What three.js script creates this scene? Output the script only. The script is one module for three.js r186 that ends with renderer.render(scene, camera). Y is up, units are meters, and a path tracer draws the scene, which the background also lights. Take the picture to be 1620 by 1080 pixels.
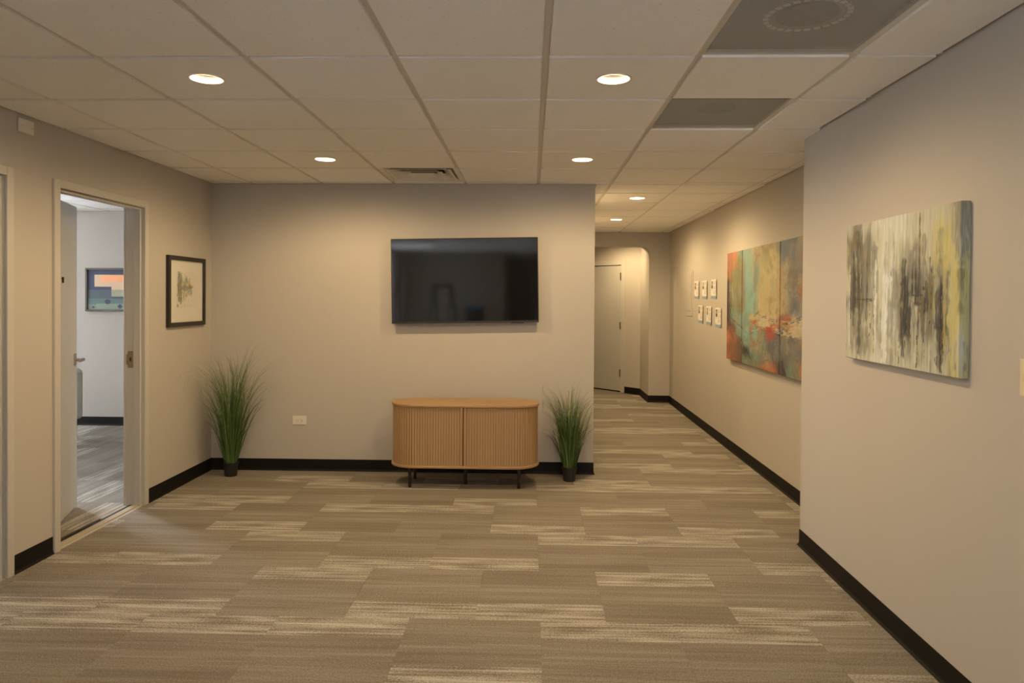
import * as THREE from 'three';
import { RoundedBoxGeometry } from 'three/addons/geometries/RoundedBoxGeometry.js';
import { mergeGeometries } from 'three/addons/utils/BufferGeometryUtils.js';
import { ImprovedNoise } from 'three/addons/math/ImprovedNoise.js';

// ---------------------------------------------------------------- camera, sky, exposure
const scene = new THREE.Scene();
const camera = new THREE.PerspectiveCamera(51.419, 1620 / 1080, 0.05, 100);
camera.position.set(0, 1.482, 0);
camera.rotation.set(-0.01144, 0.0263, 0.0067, 'YXZ');
camera.setViewOffset(1620, 1080, 0, 54.8, 1620, 1080);      // shifted lens: the horizon sits above the middle
const renderer = new THREE.WebGLRenderer({ antialias: true });
renderer.toneMapping = THREE.LinearToneMapping;
renderer.toneMappingExposure = 1.0;
renderer.shadowMap.enabled = true;
scene.background = new THREE.Color().setRGB(0.92, 0.97, 1.06);   // even overcast sky outside the windows
scene.backgroundIntensity = 18.0;
const sun = new THREE.DirectionalLight(new THREE.Color().setRGB(0.95, 0.97, 1.03), 2.7);   // low hazy sun that reaches in through the office windows
sun.position.set(-0.811 * 0.94 * 14 - 4, 0.342 * 14, -0.585 * 0.94 * 14 - 5); sun.target.position.set(-4, 0, -5); sun.name = 'hazy_sun'; sun.target.name = 'hazy_sun_target';
sun.castShadow = true; sun.shadow.radius = 9; sun.shadow.mapSize.set(2048, 2048); Object.assign(sun.shadow.camera, { left: -10, right: 10, top: 10, bottom: -10, near: 0.5, far: 40 });
scene.add(sun, sun.target);
const LAMP = new THREE.Color().setRGB(1.0, 0.72, 0.375);          // warm white ceiling lamps
const LAMP_CD = 4.7;

// ---------------------------------------------------------------- small tools
let seed = 7;
function rnd() { seed = (seed + 0x6D2B79F5) | 0; let t = Math.imul(seed ^ (seed >>> 15), 1 | seed); t = (t + Math.imul(t ^ (t >>> 7), 61 | t)) ^ t; return ((t ^ (t >>> 14)) >>> 0) / 4294967296; }
const rr = (a, b) => a + (b - a) * rnd();
const noise3 = new ImprovedNoise();
const N = (x, y, z = 0) => noise3.noise(x, y, z);
const fbm = (x, y, z = 0, o = 4) => { let s = 0, a = 0.5, f = 1; for (let i = 0; i < o; i++) { s += a * N(x * f, y * f, z + i * 7.3); f *= 2.03; a *= 0.5; } return s; };
const clamp = (x, a = 0, b = 1) => Math.min(b, Math.max(a, x));
const mixv = (a, b, t) => a + (b - a) * t;
const smooth = (a, b, x) => { const t = clamp((x - a) / (b - a)); return t * t * (3 - 2 * t); };
const taken = new Map();
function numbered(name) { const k = taken.get(name) || 0; taken.set(name, k + 1); return k ? `${name}_${String(k).padStart(3, '0')}` : name; }
function shade(m) { m.castShadow = true; m.receiveShadow = true; return m; }
function part(name, geo, mat, parent, label) { const m = shade(new THREE.Mesh(geo, mat)); m.name = name; parent.add(m); if (label) m.userData.label = label; return m; }
function tag(o, label, category, group) { o.userData.label = label; o.userData.category = category; if (group) o.userData.group = group; return o; }
function thing(name, label, category, pos = [0, 0, 0], turn = 0, group) { const o = new THREE.Group(); o.name = numbered(name); o.position.set(...pos); o.rotation.y = turn; scene.add(o); return tag(o, label, category, group); }
function struct(name, geo, mat, label) { const m = geo ? shade(new THREE.Mesh(geo, mat)) : new THREE.Group(); m.name = numbered(name); m.userData.kind = 'structure'; if (label) { m.userData.label = label; } scene.add(m); return m; }
function bx(w, h, d, x = 0, y = 0, z = 0) { const g = new THREE.BoxGeometry(w, h, d); g.translate(x, y, z); return g; }
function rb(w, h, d, r, x = 0, y = 0, z = 0, s = 2) { const g = new RoundedBoxGeometry(w, h, d, s, r); g.translate(x, y, z); return g; }
function cyl(r1, r2, h, x = 0, y = 0, z = 0, n = 24) { const g = new THREE.CylinderGeometry(r1, r2, h, n); g.translate(x, y, z); return g; }
function lathe(pts, n = 32) { return new THREE.LatheGeometry(pts.map(p => new THREE.Vector2(p[0], p[1])), n); }
const merge = gs => mergeGeometries(gs.map(g => { const h = g.index ? g.toNonIndexed() : g; for (const k of Object.keys(h.attributes)) if (!['position', 'normal', 'uv'].includes(k)) h.deleteAttribute(k); return h; }));
function planPrism(pts, y0, y1) {            // plan polygon in (x, z), extruded upwards
  const s = new THREE.Shape(pts.map(p => new THREE.Vector2(p[0], -p[1])));
  const g = new THREE.ExtrudeGeometry(s, { depth: y1 - y0, bevelEnabled: false });
  g.rotateX(-Math.PI / 2); g.translate(0, y0, 0); return g;
}
function elevation(x0, x1, poly, holes) {      // wall across x: polygon in (z, y) with openings, from x0 to x1
  const s = new THREE.Shape(poly.map(p => new THREE.Vector2(-p[0], p[1])));
  for (const h of holes) s.holes.push(new THREE.Path(h.map(p => new THREE.Vector2(-p[0], p[1]))));
  const g = new THREE.ExtrudeGeometry(s, { depth: x1 - x0, bevelEnabled: false });
  g.rotateY(Math.PI / 2); g.translate(x0, 0, 0); return g;     // shape x (-z) -> world -z side, depth -> +x
}
const rectZY = (z0, z1, y0, y1) => [[z0, y0], [z1, y0], [z1, y1], [z0, y1]];
function dataTex(w, h, fn, { srgb = true, repeat = false } = {}) {
  const a = new Uint8Array(w * h * 4), enc = c => Math.round(255 * (c <= 0.0031308 ? 12.92 * c : 1.055 * Math.pow(c, 1 / 2.4) - 0.055));
  for (let j = 0; j < h; j++) for (let i = 0; i < w; i++) {
    const c = fn(i, j), k = (j * w + i) * 4;
    for (let q = 0; q < 3; q++) a[k + q] = srgb ? enc(clamp(c[q])) : Math.round(255 * clamp(c[q]));
    a[k + 3] = 255;
  }
  const t = new THREE.DataTexture(a, w, h, THREE.RGBAFormat);
  if (srgb) t.colorSpace = THREE.SRGBColorSpace;
  t.magFilter = THREE.LinearFilter; t.minFilter = THREE.LinearMipmapLinearFilter; t.generateMipmaps = true;
  if (repeat) t.wrapS = t.wrapT = THREE.RepeatWrapping;
  t.needsUpdate = true; return t;
}
const lin = (r, g, b) => new THREE.Color().setRGB(r, g, b);
const std = (c, rough = 0.8, extra = {}) => new THREE.MeshStandardMaterial({ color: c, roughness: rough, ...extra });

// ---------------------------------------------------------------- materials
const M = {
  wall: std(lin(0.492, 0.456, 0.410), 0.85),
  trim: std(lin(0.52, 0.50, 0.465), 0.45),
  doorPaint: std(lin(0.48, 0.465, 0.43), 0.4),
  base: new THREE.MeshPhysicalMaterial({ color: lin(0.007, 0.006, 0.0055), roughness: 0.6, specularIntensity: 0.45 }),
  black: std(lin(0.012, 0.012, 0.012), 0.5),
  blackSatin: std(lin(0.015, 0.014, 0.013), 0.32),
  grid: std(lin(0.66, 0.64, 0.60), 0.5),
  whiteMetal: std(lin(0.74, 0.73, 0.70), 0.4),
  plastic: std(lin(0.74, 0.71, 0.63), 0.4),
  almond: std(lin(0.72, 0.62, 0.42), 0.4),
  slot: std(lin(0.02, 0.018, 0.015), 0.7),
  nickel: std(lin(0.55, 0.52, 0.47), 0.3, { metalness: 1 }),
  brass: std(lin(0.36, 0.29, 0.20), 0.45, { metalness: 1 }),
  slab: std(lin(0.22, 0.21, 0.20), 0.95),
  duct: std(lin(0.10, 0.10, 0.10), 0.8),
  galv: std(lin(0.60, 0.60, 0.58), 0.5, { metalness: 0.6 }),
  glass: new THREE.MeshPhysicalMaterial({ color: 0xffffff, roughness: 0.02, transmission: 1, thickness: 0, ior: 1.5 }),
  tan: std(lin(0.44, 0.38, 0.27), 0.5),
};

// ---------------------------------------------------------------- dimensions of the place
const H = 2.451, TOP = 2.95;                       // ceiling face, underside of the slab above
const G = 0.6096, GX = 0.0548, GZ = -2.2394;       // ceiling grid pitch and one node
const XL = -2.735, ZB = -6.005, XE = 0.538;        // left wall, back wall, end of the back wall
const xNear = z => 1.640 - (z + 4.325) * 0.0171;   // right wall beside the camera
const xHall = z => 1.957 + (-4.325 - z) * 0.0081;  // right wall of the corridor
const ZR = 3.0, XO = -8.0, ZO = -7.985, ZH = -10.27;
const D1 = [-4.940, -4.035], D0 = [-3.620, -2.715], DH = 2.105;

// ---------------------------------------------------------------- walls
struct('wall_left', elevation(XL - 0.13, XL, rectZY(ZO - 0.12, ZR, -0.05, TOP), [rectZY(D1[0] - 0.03, D1[1] + 0.03, 0.0, DH + 0.03), rectZY(D0[0] - 0.03, D0[1] + 0.03, 0.0, DH + 0.03), rectZY(1.0, 1.98, 0.4, 2.36)]), M.wall, 'cream painted wall with the office doorways');
struct('wall_back', planPrism([[XL, ZB], [XE, ZB], [XE, ZH - 0.26], [XE - 0.12, ZH - 0.26], [XE - 0.12, ZB - 0.12], [XL, ZB - 0.12]], -0.05, TOP), M.wall, 'cream painted wall behind the television');
struct('wall_right', planPrism([[xNear(-4.325), -4.325], [2.1, -4.325], [2.1, ZR], [xNear(ZR), ZR]], -0.05, TOP), M.wall, 'cream painted wall with the vertical streak canvas');
struct('wall_right', planPrism([[xHall(-4.33), -4.33], [xHall(-4.33) + 0.14, -4.33], [xHall(ZH) + 0.14, ZH], [xHall(ZH), ZH]], -0.05, TOP), M.wall, 'cream painted corridor wall with the three panel painting');
{ // end of the corridor: pier, header with a rounded corner, angled wall with a door
  struct('wall_end', planPrism([[1.705, ZH], [2.14, ZH], [2.14, -11.6], [1.9, -11.3], [1.705, -11.055]], -0.05, TOP), M.wall, 'pier at the end of the corridor');
  const s = new THREE.Shape(); s.moveTo(XE, 2.25); s.lineTo(1.60, 2.25); s.absarc(1.60, 2.145, 0.105, Math.PI / 2, 0, true); s.lineTo(1.705, TOP); s.lineTo(XE, TOP);
  const g = new THREE.ExtrudeGeometry(s, { depth: 0.26, bevelEnabled: false, curveSegments: 10 }); g.translate(0, 0, ZH - 0.26);
  struct('wall_end', g, M.wall, 'dropped header with a rounded corner across the corridor');
}
const PA = new THREE.Vector2(1.705, -11.055), DA = new THREE.Vector2(-0.659, -0.752), NA = new THREE.Vector2(-0.752, 0.659);   // start, run and facing of the angled wall
const onAngled = (s, off = 0) => [PA.x + DA.x * s + NA.x * off, PA.y + DA.y * s + NA.y * off];
const ANG = Math.atan2(NA.x, NA.y);
{
  const sh = new THREE.Shape([[0, -0.05], [2.6, -0.05], [2.6, TOP], [0, TOP]].map(p => new THREE.Vector2(...p)));
  sh.holes.push(new THREE.Path([[0.36, 0], [1.28, 0], [1.28, 2.06], [0.36, 2.06]].map(p => new THREE.Vector2(...p))));
  const g = new THREE.ExtrudeGeometry(sh, { depth: 0.12, bevelEnabled: false });
  g.applyMatrix4(new THREE.Matrix4().makeBasis(new THREE.Vector3(DA.x, 0, DA.y), new THREE.Vector3(0, 1, 0), new THREE.Vector3(-NA.x, 0, -NA.y)).setPosition(PA.x, 0, PA.y));
  struct('wall_end', g, M.wall, 'angled wall around the far corridor door');
  
  for (const [a, b, c, d] of [[0.2, 0.26, -0.12, -0.62], [1.4, 1.46, -0.12, -0.62], [0.26, 1.4, -0.56, -0.62]]) struct('wall_end', planPrism([onAngled(a, c), onAngled(b, c), onAngled(b, d), onAngled(a, d)], -0.05, TOP), M.wall, 'closet wall behind the far door');
  struct('wall_end', planPrism([[-0.9, ZH - 0.26], [XE - 0.12, ZH - 0.26], [XE - 0.12, ZH - 0.14], [-0.9, ZH - 0.14]], -0.05, TOP), M.wall, 'wall turning left beyond the corridor header');
  struct('wall_end', planPrism([[-0.9, -13.2], [0.05, -13.2], [0.05, -13.08], [-0.78, -13.08], [-0.78, ZH - 0.26], [-0.9, ZH - 0.26]], -0.05, TOP), M.wall, 'far wall beyond the corridor header');
}
// behind the camera
struct('wall_rear', planPrism([[XL - 0.13, ZR], [-0.55, ZR], [-0.55, ZR + 0.12], [XL - 0.13, ZR + 0.12]], -0.05, TOP), M.wall, 'cream wall behind the camera');
struct('wall_rear', planPrism([[-0.55, 6.4], [0.24, 6.4], [0.24, 6.52], [-0.55, 6.52]], -0.05, TOP), M.wall, 'far wall of the rear passage');
struct('wall_rear', planPrism([[-0.67, ZR + 0.12], [-0.55, ZR + 0.12], [-0.55, 6.52], [-0.67, 6.52]], -0.05, TOP), M.wall, 'left wall of the rear passage');
struct('wall_rear', planPrism([[0.24, ZR + 0.12], [0.36, ZR + 0.12], [0.36, 6.52], [0.24, 6.52]], -0.05, TOP), M.wall, 'right wall of the rear passage');
{
  const s = new THREE.Shape([[0.24, -0.05], [1.7, -0.05], [1.7, TOP], [0.24, TOP]].map(p => new THREE.Vector2(...p)));
  s.holes.push(new THREE.Path([[0.60, 0.6], [1.28, 0.6], [1.28, 2.15], [0.60, 2.15]].map(p => new THREE.Vector2(...p))));
  const g = new THREE.ExtrudeGeometry(s, { depth: 0.12, bevelEnabled: false }); g.translate(0, 0, ZR);
  struct('wall_rear', g, M.wall, 'wall around the tall window behind the camera');
}
// the two offices behind the left wall
{
  const s = new THREE.Shape([[XO - 0.13, -0.05], [XL - 0.13, -0.05], [XL - 0.13, TOP], [XO - 0.13, TOP]].map(p => new THREE.Vector2(...p)));
  s.holes.push(new THREE.Path([[-7.9, 0.3], [-5.8, 0.3], [-5.8, 2.38], [-7.9, 2.38]].map(p => new THREE.Vector2(...p))));
  const g = new THREE.ExtrudeGeometry(s, { depth: 0.12, bevelEnabled: false }); g.translate(0, 0, ZO - 0.12);
  struct('wall_office', g, M.wall, 'pale office wall with the geometric painting');
}
struct('wall_office', elevation(XO - 0.13, XO, rectZY(ZO, 0.14, -0.05, TOP), [rectZY(-6.2, -4.7, 0.9, 2.15), rectZY(-3.0, -1.8, 0.75, 2.15)]), M.wall, 'outer wall of the offices with the windows');
struct('wall_office', planPrism([[XO, -3.865], [XL - 0.13, -3.865], [XL - 0.13, -3.785], [XO, -3.785]], -0.05, TOP), M.wall, 'partition between the two offices');
struct('wall_office', planPrism([[XO - 0.13, 0.02], [XL - 0.13, 0.02], [XL - 0.13, 0.14], [XO - 0.13, 0.14]], -0.05, TOP), M.wall, 'rear wall of the nearer office');

function windowUnit(n, x, z0, z1, y0, y1, panes, label, north) {
  const w = struct(`window_${n}`, null, null, label), d = 0.06;
  if (north) { w.rotation.y = north[2] || -Math.PI / 2; w.position.set(north[0], 0, north[1]); }     // turned into the north wall
  for (const [yy] of [[y0 + 0.025], [y1 - 0.025]]) part('window_frame', bx(d, 0.05, z1 - z0, x, yy, (z0 + z1) / 2), M.whiteMetal, w);
  for (let k = 0; k <= panes; k++) { const z = mixv(z0 + 0.025, z1 - 0.025, k / panes); part('mullion', bx(d, y1 - y0 - 0.1, 0.05, x, (y0 + y1) / 2, z), M.whiteMetal, w); }
  for (let k = 0; k < panes; k++) { const a = mixv(z0 + 0.025, z1 - 0.025, k / panes) + 0.025, b = mixv(z0 + 0.025, z1 - 0.025, (k + 1) / panes) - 0.025; part('pane', bx(0.006, y1 - y0 - 0.1, b - a, x, (y0 + y1) / 2, (a + b) / 2), M.glass, w); }
  part('window_sill', bx(0.2, 0.025, z1 - z0 + 0.06, x + 0.09, y0 - 0.0125, (z0 + z1) / 2), M.trim, w);
}
windowUnit(1, XO - 0.07, -6.2, -4.7, 0.9, 2.15, 2, 'white framed office window beside the armchair');
windowUnit(2, XO - 0.07, -3.0, -1.8, 0.75, 2.15, 2, 'white framed window of the nearer office');
windowUnit(5, 0, -0.34, 0.34, 0.6, 2.15, 1, 'tall white framed window behind the camera', [0.94, ZR + 0.06, Math.PI / 2]);
windowUnit(4, 0, -1.05, 1.05, 0.3, 2.38, 2, 'white framed window in the office north wall', [-6.85, ZO - 0.06]);
windowUnit(3, XL - 0.07, 1.0, 1.98, 0.4, 2.36, 1, 'white framed window behind the camera');

// ---------------------------------------------------------------- floor slab with carpet tiles
const CX = 0.606, CZ = 0.598, CX0 = 0.055, CZ0 = -3.25;
function carpetTexture(k) {
  const S = 512, px = 0.6 / S;
  const ends = [rr(0.1, 0.5), rr(0.5, 0.9)];
  return dataTex(S, S, (i, j) => {
    const x = i * px, y = j * px, v = j / S;                       // v = 1: the banded edge
    const loop = N(x * 190, y * 190, k) * 0.75 + N(x * 90 + 9, y * 130, k + 4) * 0.35;
    const s1 = N(x * 1.3 + k * 5, y * 42, k * 3.1), s2 = N(x * 3 + k, y * 150, k * 1.7 + 8), s3 = N(x * 0.8, y * 9, k * 2.3 + 3), s4 = fbm(x * 3, y * 3, k + 60, 2);
    let t = 0.18 + 0.13 * s1 + 0.10 * s2 + 0.13 * s3 + 0.06 * s4;               // plain brown part with faint streaks
    const inBand = smooth(0.69, 0.70, v);
    const b1 = N(x * 1.5 + k * 9, y * 46, k + 20), b2 = N(x * 3.5 + k, y * 140, k + 31), b3 = N(x * 5, y * 14, k + 44);
    const bandT = clamp(0.44 + 0.62 * b1 + 0.40 * b2 + 0.35 * b3 + 0.55 * loop, 0.03, 1);
    t = mixv(t, bandT, inBand);
    const sub = smooth(0.33, 0.35, v) * (1 - smooth(0.45, 0.47, v)) * clamp(0.3 + 2 * N(x * 1.5 + k, y * 40, k + 50));
    t = clamp(t + 0.10 * sub + 0.42 * loop, 0, 1);
    const dark = [0.172, 0.143, 0.110], light = [0.54, 0.51, 0.46];
    return dark.map((d, q) => mixv(d, light[q], t));
  });
}
const carpetMats = [];
const pileBump = dataTex(256, 256, (i, j) => { const v = 0.5 + 0.5 * Math.sin(i * Math.PI / 4 + 1.2 * N(i * 0.1, j * 0.1, 2)) * Math.sin(j * Math.PI / 4 + 1.2 * N(i * 0.1, j * 0.1, 6)); return [v, v, v]; }, { srgb: false, repeat: true });
pileBump.repeat.set(3, 3);
for (let k = 0; k < 6; k++) carpetMats.push(std(0xffffff, 0.95, { map: carpetTexture(k), bumpMap: pileBump, bumpScale: 0.0012 }));
const floorPlan = planPrism([[XO - 0.13, ZO - 0.12], [XO - 0.13, 0.6], [XL - 0.13, 0.6], [XL - 0.13, 6.52], [2.14, 6.52], [2.14, -13.2], [-0.9, -13.2], [-0.9, ZO - 0.12]], -0.2, -0.0062);
const floor = struct('floor', floorPlan, std(lin(0.2, 0.175, 0.135), 0.95), 'brown and grey streaked carpet tile floor');
const fullTile = new Map();
function carpetTile(x0, z0, w, d, clip, k, flip, turned) {
  const a = Math.max(x0, clip[0]), b = Math.min(x0 + w, clip[1]), c = Math.max(z0, clip[2]), e = Math.min(z0 + d, clip[3]);
  if (b - a < 0.012 || e - c < 0.012) return;
  const key = [Math.round((a - x0) * 500), Math.round((b - x0) * 500), Math.round((c - z0) * 500), Math.round((e - z0) * 500), flip, turned].join();
  let g = fullTile.get(key);
  if (!g) {
    g = bx(b - a - 0.0008, 0.006, e - c - 0.0008);
    const p = g.attributes.position, uv = g.attributes.uv, mx = (a + b) / 2 - x0, mz = (c + e) / 2 - z0;
    for (let i = 0; i < p.count; i++) {
      let u = (p.getX(i) + mx) / w, v = 1 - (p.getZ(i) + mz) / d;
      if (turned) [u, v] = [v, 1 - u];
      if (flip) { u = 1 - u; v = 1 - v; }
      uv.setXY(i, u, v);
    }
    fullTile.set(key, g);
  }
  part('carpet_tile', g, carpetMats[k], floor).position.set((a + b) / 2, -0.003, (c + e) / 2);
}
const bands = { '-1': { '-5': 0, '-4': 0, '-3': 0, '-2': 0, '-1': 1, 0: 0, 1: 0, 2: 1 }, 0: { '-6': 1, '-5': 1, '-4': 1, '-3': 0, '-2': 1, '-1': 1, 0: 0, 1: 1, 2: 0 }, 1: { '-5': 1, '-4': 1, '-3': 0, '-2': 1, '-1': 1, 0: 0, 1: 0, 2: 1 }, 2: { '-5': 0, '-4': 1, '-3': 0, '-2': 0, '-1': 1, 0: 0, 1: 1, 2: 0 }, 3: { '-5': 1, '-4': 1, '-3': 0, '-2': 0, '-1': 1, 0: 0, 1: 0, 2: 0 }, 4: { '-4': 1, '-2': 1, 0: 1, 1: 0 } };
for (let r = -11; r <= 14; r++) {
  const z0 = CZ0 - CZ * (r + 1), even = ((r % 2) + 2) % 2 === 0;
  for (let k = -6; k <= 3; k++) {
    const x0 = CX0 + (even ? CX / 2 : 0) + CX * k, f = bands[r]?.[k] ?? (rnd() < 0.5 ? 1 : 0), m = Math.floor(rnd() * 6);
    carpetTile(x0, z0, CX, CZ, [XL, Math.min(xNear(z0), 1.66), Math.max(ZB, -4.325), ZR], m, f);
    carpetTile(x0, z0, CX, CZ, [XL, xHall(z0 + CZ) , ZB, -4.325], m, f);
    carpetTile(x0, z0, CX, CZ, [XE, xHall(z0 + CZ), -11.04, ZB], m, f);
  }
}
for (let r = 0; r < 8; r++) for (let k = 0; k < 10; k++) {        // office: stripes run away from the window side
  const x0 = XO + k * CX - (r % 2) * CX / 2 , z0 = ZO + r * CZ;
  carpetTile(x0, z0, CX, CZ, [XO, XL - 0.13, ZO, -3.865], Math.floor(rnd() * 6), rnd() < 0.5 ? 1 : 0, true);
}
carpetTile(XL - 0.13, D1[0], 0.05, D1[1] - D1[0], [XL - 0.13, XL - 0.1, D1[0], D1[1]], 0, 0, true);

// ---------------------------------------------------------------- suspended ceiling
const ceiling = struct('ceiling', planPrism([[XO - 0.13, -13.2], [XO - 0.13, 6.52], [2.14, 6.52], [2.14, -13.2]], TOP, TOP + 0.15), M.slab, 'suspended ceiling of white mineral tiles in a grid');
const tileTex = dataTex(512, 512, (i, j) => {
  const x = i / 512, y = j / 512; let v = 0.88 + 0.025 * fbm(x * 6, y * 6, 1, 3) + 0.02 * N(x * 160, y * 160, 3);
  const h = N(x * 62, y * 62, 9); if (h > 0.56) v -= 0.30 * smooth(0.56, 0.66, h);
  return [v, v * 0.985, v * 0.95];
}, { repeat: true });
const tileMats = [0, 1, 2, 3].map(k => { const t = tileTex.clone(); t.offset.set(k * 0.27, k * 0.41); t.needsUpdate = true; return std(0xffffff, 0.9, { map: t }); });
const FACE = 0.5 * (G - 0.030), BODY = 0.5 * (G - 0.006);
const tegGeo = new Map();
function ceilingTile(x0, x1, z0, z1, hole, parent) {
  const key = [x1 - x0, z1 - z0].map(v => Math.round(v * 1000)).join() + (hole ? hole.map(v => v.toFixed(4)).join() : '');
  let g = tegGeo.get(key);
  if (!g) {
    const w = x1 - x0, d = z1 - z0, e = 0.015, f = 0.011;
    const slab = (in0, y0, y1) => {
      const s = new THREE.Shape([[-w / 2 + in0, -d / 2 + in0], [w / 2 - in0, -d / 2 + in0], [w / 2 - in0, d / 2 - in0], [-w / 2 + in0, d / 2 - in0]].map(p => new THREE.Vector2(...p)));
      if (hole) { const c = new THREE.Path(); c.absarc(hole[0], -hole[1], 0.074, 0, Math.PI * 2, true); s.holes.push(c); }
      const q = new THREE.ExtrudeGeometry(s, { depth: y1 - y0, bevelEnabled: false, curveSegments: 24 }); q.rotateX(-Math.PI / 2); q.translate(0, y0, 0); return q;
    };
    g = merge([slab(e, 0, 0.0115), slab(f, 0.0115, 0.02)]);
    const p = g.attributes.position, uv = g.attributes.uv; for (let i = 0; i < p.count; i++) uv.setXY(i, p.getX(i) / G + p.getY(i) * 2, p.getZ(i) / G + p.getY(i) * 3);
    tegGeo.set(key, g);
  }
  const m = part('ceiling_tile', g, tileMats[Math.floor(rnd() * 4)], parent); m.position.set((x0 + x1) / 2, H, (z0 + z1) / 2);
}
const DOWN = [[-1.447, -3.125], [0.357, -3.136], [-1.445, -4.940], [0.351, -4.938], [1.009, -6.805], [1.030, -8.637], [1.12, -10.80]];
const gridX = i => GX + i * G, gridZ = j => GZ - j * G;                 // j counts away from the camera
const special = new Set(['1,0', '1,2', '-2,5']);                         // cells (column, row) with a grille or the diffuser
function ceilingField(x0, x1, z0, z1, parent) {
  for (let i = -14; i <= 4; i++) for (let j = -15; j <= 18; j++) {
    if (special.has(`${i},${j}`)) continue;
    const a = Math.max(gridX(i), x0), b = Math.min(gridX(i + 1), x1), c = Math.max(gridZ(j + 1), z0), d = Math.min(gridZ(j), z1);
    if (b - a < 0.05 || d - c < 0.05) continue;
    const L = DOWN.find(p => p[0] > a && p[0] < b && p[1] > c && p[1] < d);
    ceilingTile(a, b, c, d, L && [L[0] - (a + b) / 2, L[1] - (c + d) / 2], parent);
  }
}
const zSplit = gridZ(4), zHallStart = gridZ(7);
for (let j = -9; j < 3; j++) ceilingField(XL, xNear(gridZ(j)) - 0.001, gridZ(j + 1), Math.min(gridZ(j), ZR), ceiling);
ceilingField(XL, xHall(-4.4), gridZ(4), gridZ(3), ceiling);
ceilingField(XL, xHall(-5), ZB, gridZ(4), ceiling);
ceilingField(XE, xHall(-7), gridZ(9), ZB, ceiling);
ceilingField(XE, xHall(-9), ZH, gridZ(9), ceiling);
ceilingField(-0.78, 1.7, -13.1, ZH - 0.26, ceiling);
ceilingField(XO, XL - 0.13, ZO, -3.865, ceiling);
ceilingField(XO, XL - 0.13, -3.785, 0.02, ceiling);
ceilingField(-0.55, 0.24, ZR, 6.4, ceiling);
const TY = H + 0.0105;
function runnerZ(x, z0, z1) { part('main_runner', bx(0.024, 0.002, z1 - z0, x, TY, (z0 + z1) / 2), M.grid, ceiling); }
function runnerX(z, x0, x1) { part('cross_tee', bx(x1 - x0, 0.0018, 0.024, (x0 + x1) / 2, TY + 0.0003, z), M.grid, ceiling); }
for (let i = -4; i <= 3; i++) {
  const x = gridX(i);
  runnerZ(x, i === 3 ? ZH : (i >= 1 ? ZH : ZB), i === 3 ? -4.34 : ZR);
}
for (let j = -8; j <= 13; j++) { const z = gridZ(j); if (z > ZB) runnerX(z, XL, z > -4.325 ? xNear(z) : xHall(z)); else if (z > ZH) runnerX(z, XE, xHall(z)); }
for (let i = -13; i <= -5; i++) runnerZ(gridX(i), ZO, 0.02);
for (let j = -3; j <= 9; j++) { const z = gridZ(j); if (z > ZO && Math.abs(z + 3.825) > 0.06) runnerX(z, XO, XL - 0.13); }
// wall angles around the edge of the grid
const angle = (pts, name = 'wall_angle') => part(name, planPrism(pts, H + 0.021, H + 0.023), M.grid, ceiling);
angle([[XL, ZB], [XL + 0.02, ZB], [XL + 0.02, ZR], [XL, ZR]]); angle([[XL, ZB], [XE, ZB], [XE, ZB + 0.02], [XL, ZB + 0.02]]);
angle([[xNear(ZR) - 0.02, ZR], [xNear(ZR), ZR], [xNear(-4.325), -4.325], [xNear(-4.325) - 0.02, -4.325]]);
angle([[xHall(-4.33) - 0.02, -4.33], [xHall(-4.33), -4.33], [xHall(ZH), ZH], [xHall(ZH) - 0.02, ZH]]);
angle([[XE, ZH], [xHall(ZH), ZH], [xHall(ZH), ZH + 0.02], [XE, ZH + 0.02]]); angle([[XE, ZH], [XE + 0.02, ZH], [XE + 0.02, ZB + 0.02], [XE, ZB + 0.02]]);

// ---------------------------------------------------------------- cove baseboards
function baseboard(name, pts, label) {      // pts: run in plan with the room on the left hand of each step
  const pr = [[0, 0], [0.013, 0], [0.0125, 0.004], [0.006, 0.012], [0.0035, 0.022], [0.0032, 0.096], [0.002, 0.1], [0, 0.1]];
  const v = [], off = [];
  for (let i = 0; i < pts.length; i++) {
    const a = pts[Math.max(0, i - 1)], b = pts[i], c = pts[Math.min(pts.length - 1, i + 1)];
    const n1 = i ? [(b[1] - a[1]), -(b[0] - a[0])] : null, n2 = i < pts.length - 1 ? [(c[1] - b[1]), -(c[0] - b[0])] : null;
    const u = n => { const l = Math.hypot(...n); return [n[0] / l, n[1] / l]; };
    let m; if (n1 && n2) { const p = u(n1), q = u(n2), k = 1 + p[0] * q[0] + p[1] * q[1]; m = [(p[0] + q[0]) / k, (p[1] + q[1]) / k]; } else m = u(n1 || n2);
    off.push(m);
  }
  const P = (i, k) => [pts[i][0] + off[i][0] * pr[k][0], pr[k][1], pts[i][1] + off[i][1] * pr[k][0]];
  for (let i = 0; i < pts.length - 1; i++) for (let k = 0; k < pr.length; k++) { const k2 = (k + 1) % pr.length, a = P(i, k), b = P(i, k2), c = P(i + 1, k), d = P(i + 1, k2); v.push(...a, ...c, ...b, ...b, ...c, ...d); }
  for (const [i, s] of [[0, 1], [pts.length - 1, -1]]) for (let k = 1; k < pr.length - 1; k++) { const t = [P(i, 0), P(i, k), P(i, k + 1)]; if (s < 0) t.reverse(); v.push(...t.flat()); }
  const g = new THREE.BufferGeometry(); g.setAttribute('position', new THREE.Float32BufferAttribute(v, 3)); g.computeVertexNormals(); g.setAttribute('uv', new THREE.Float32BufferAttribute(new Float32Array(v.length / 3 * 2), 2));
  return struct(name, g, M.base, label);
}
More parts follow.
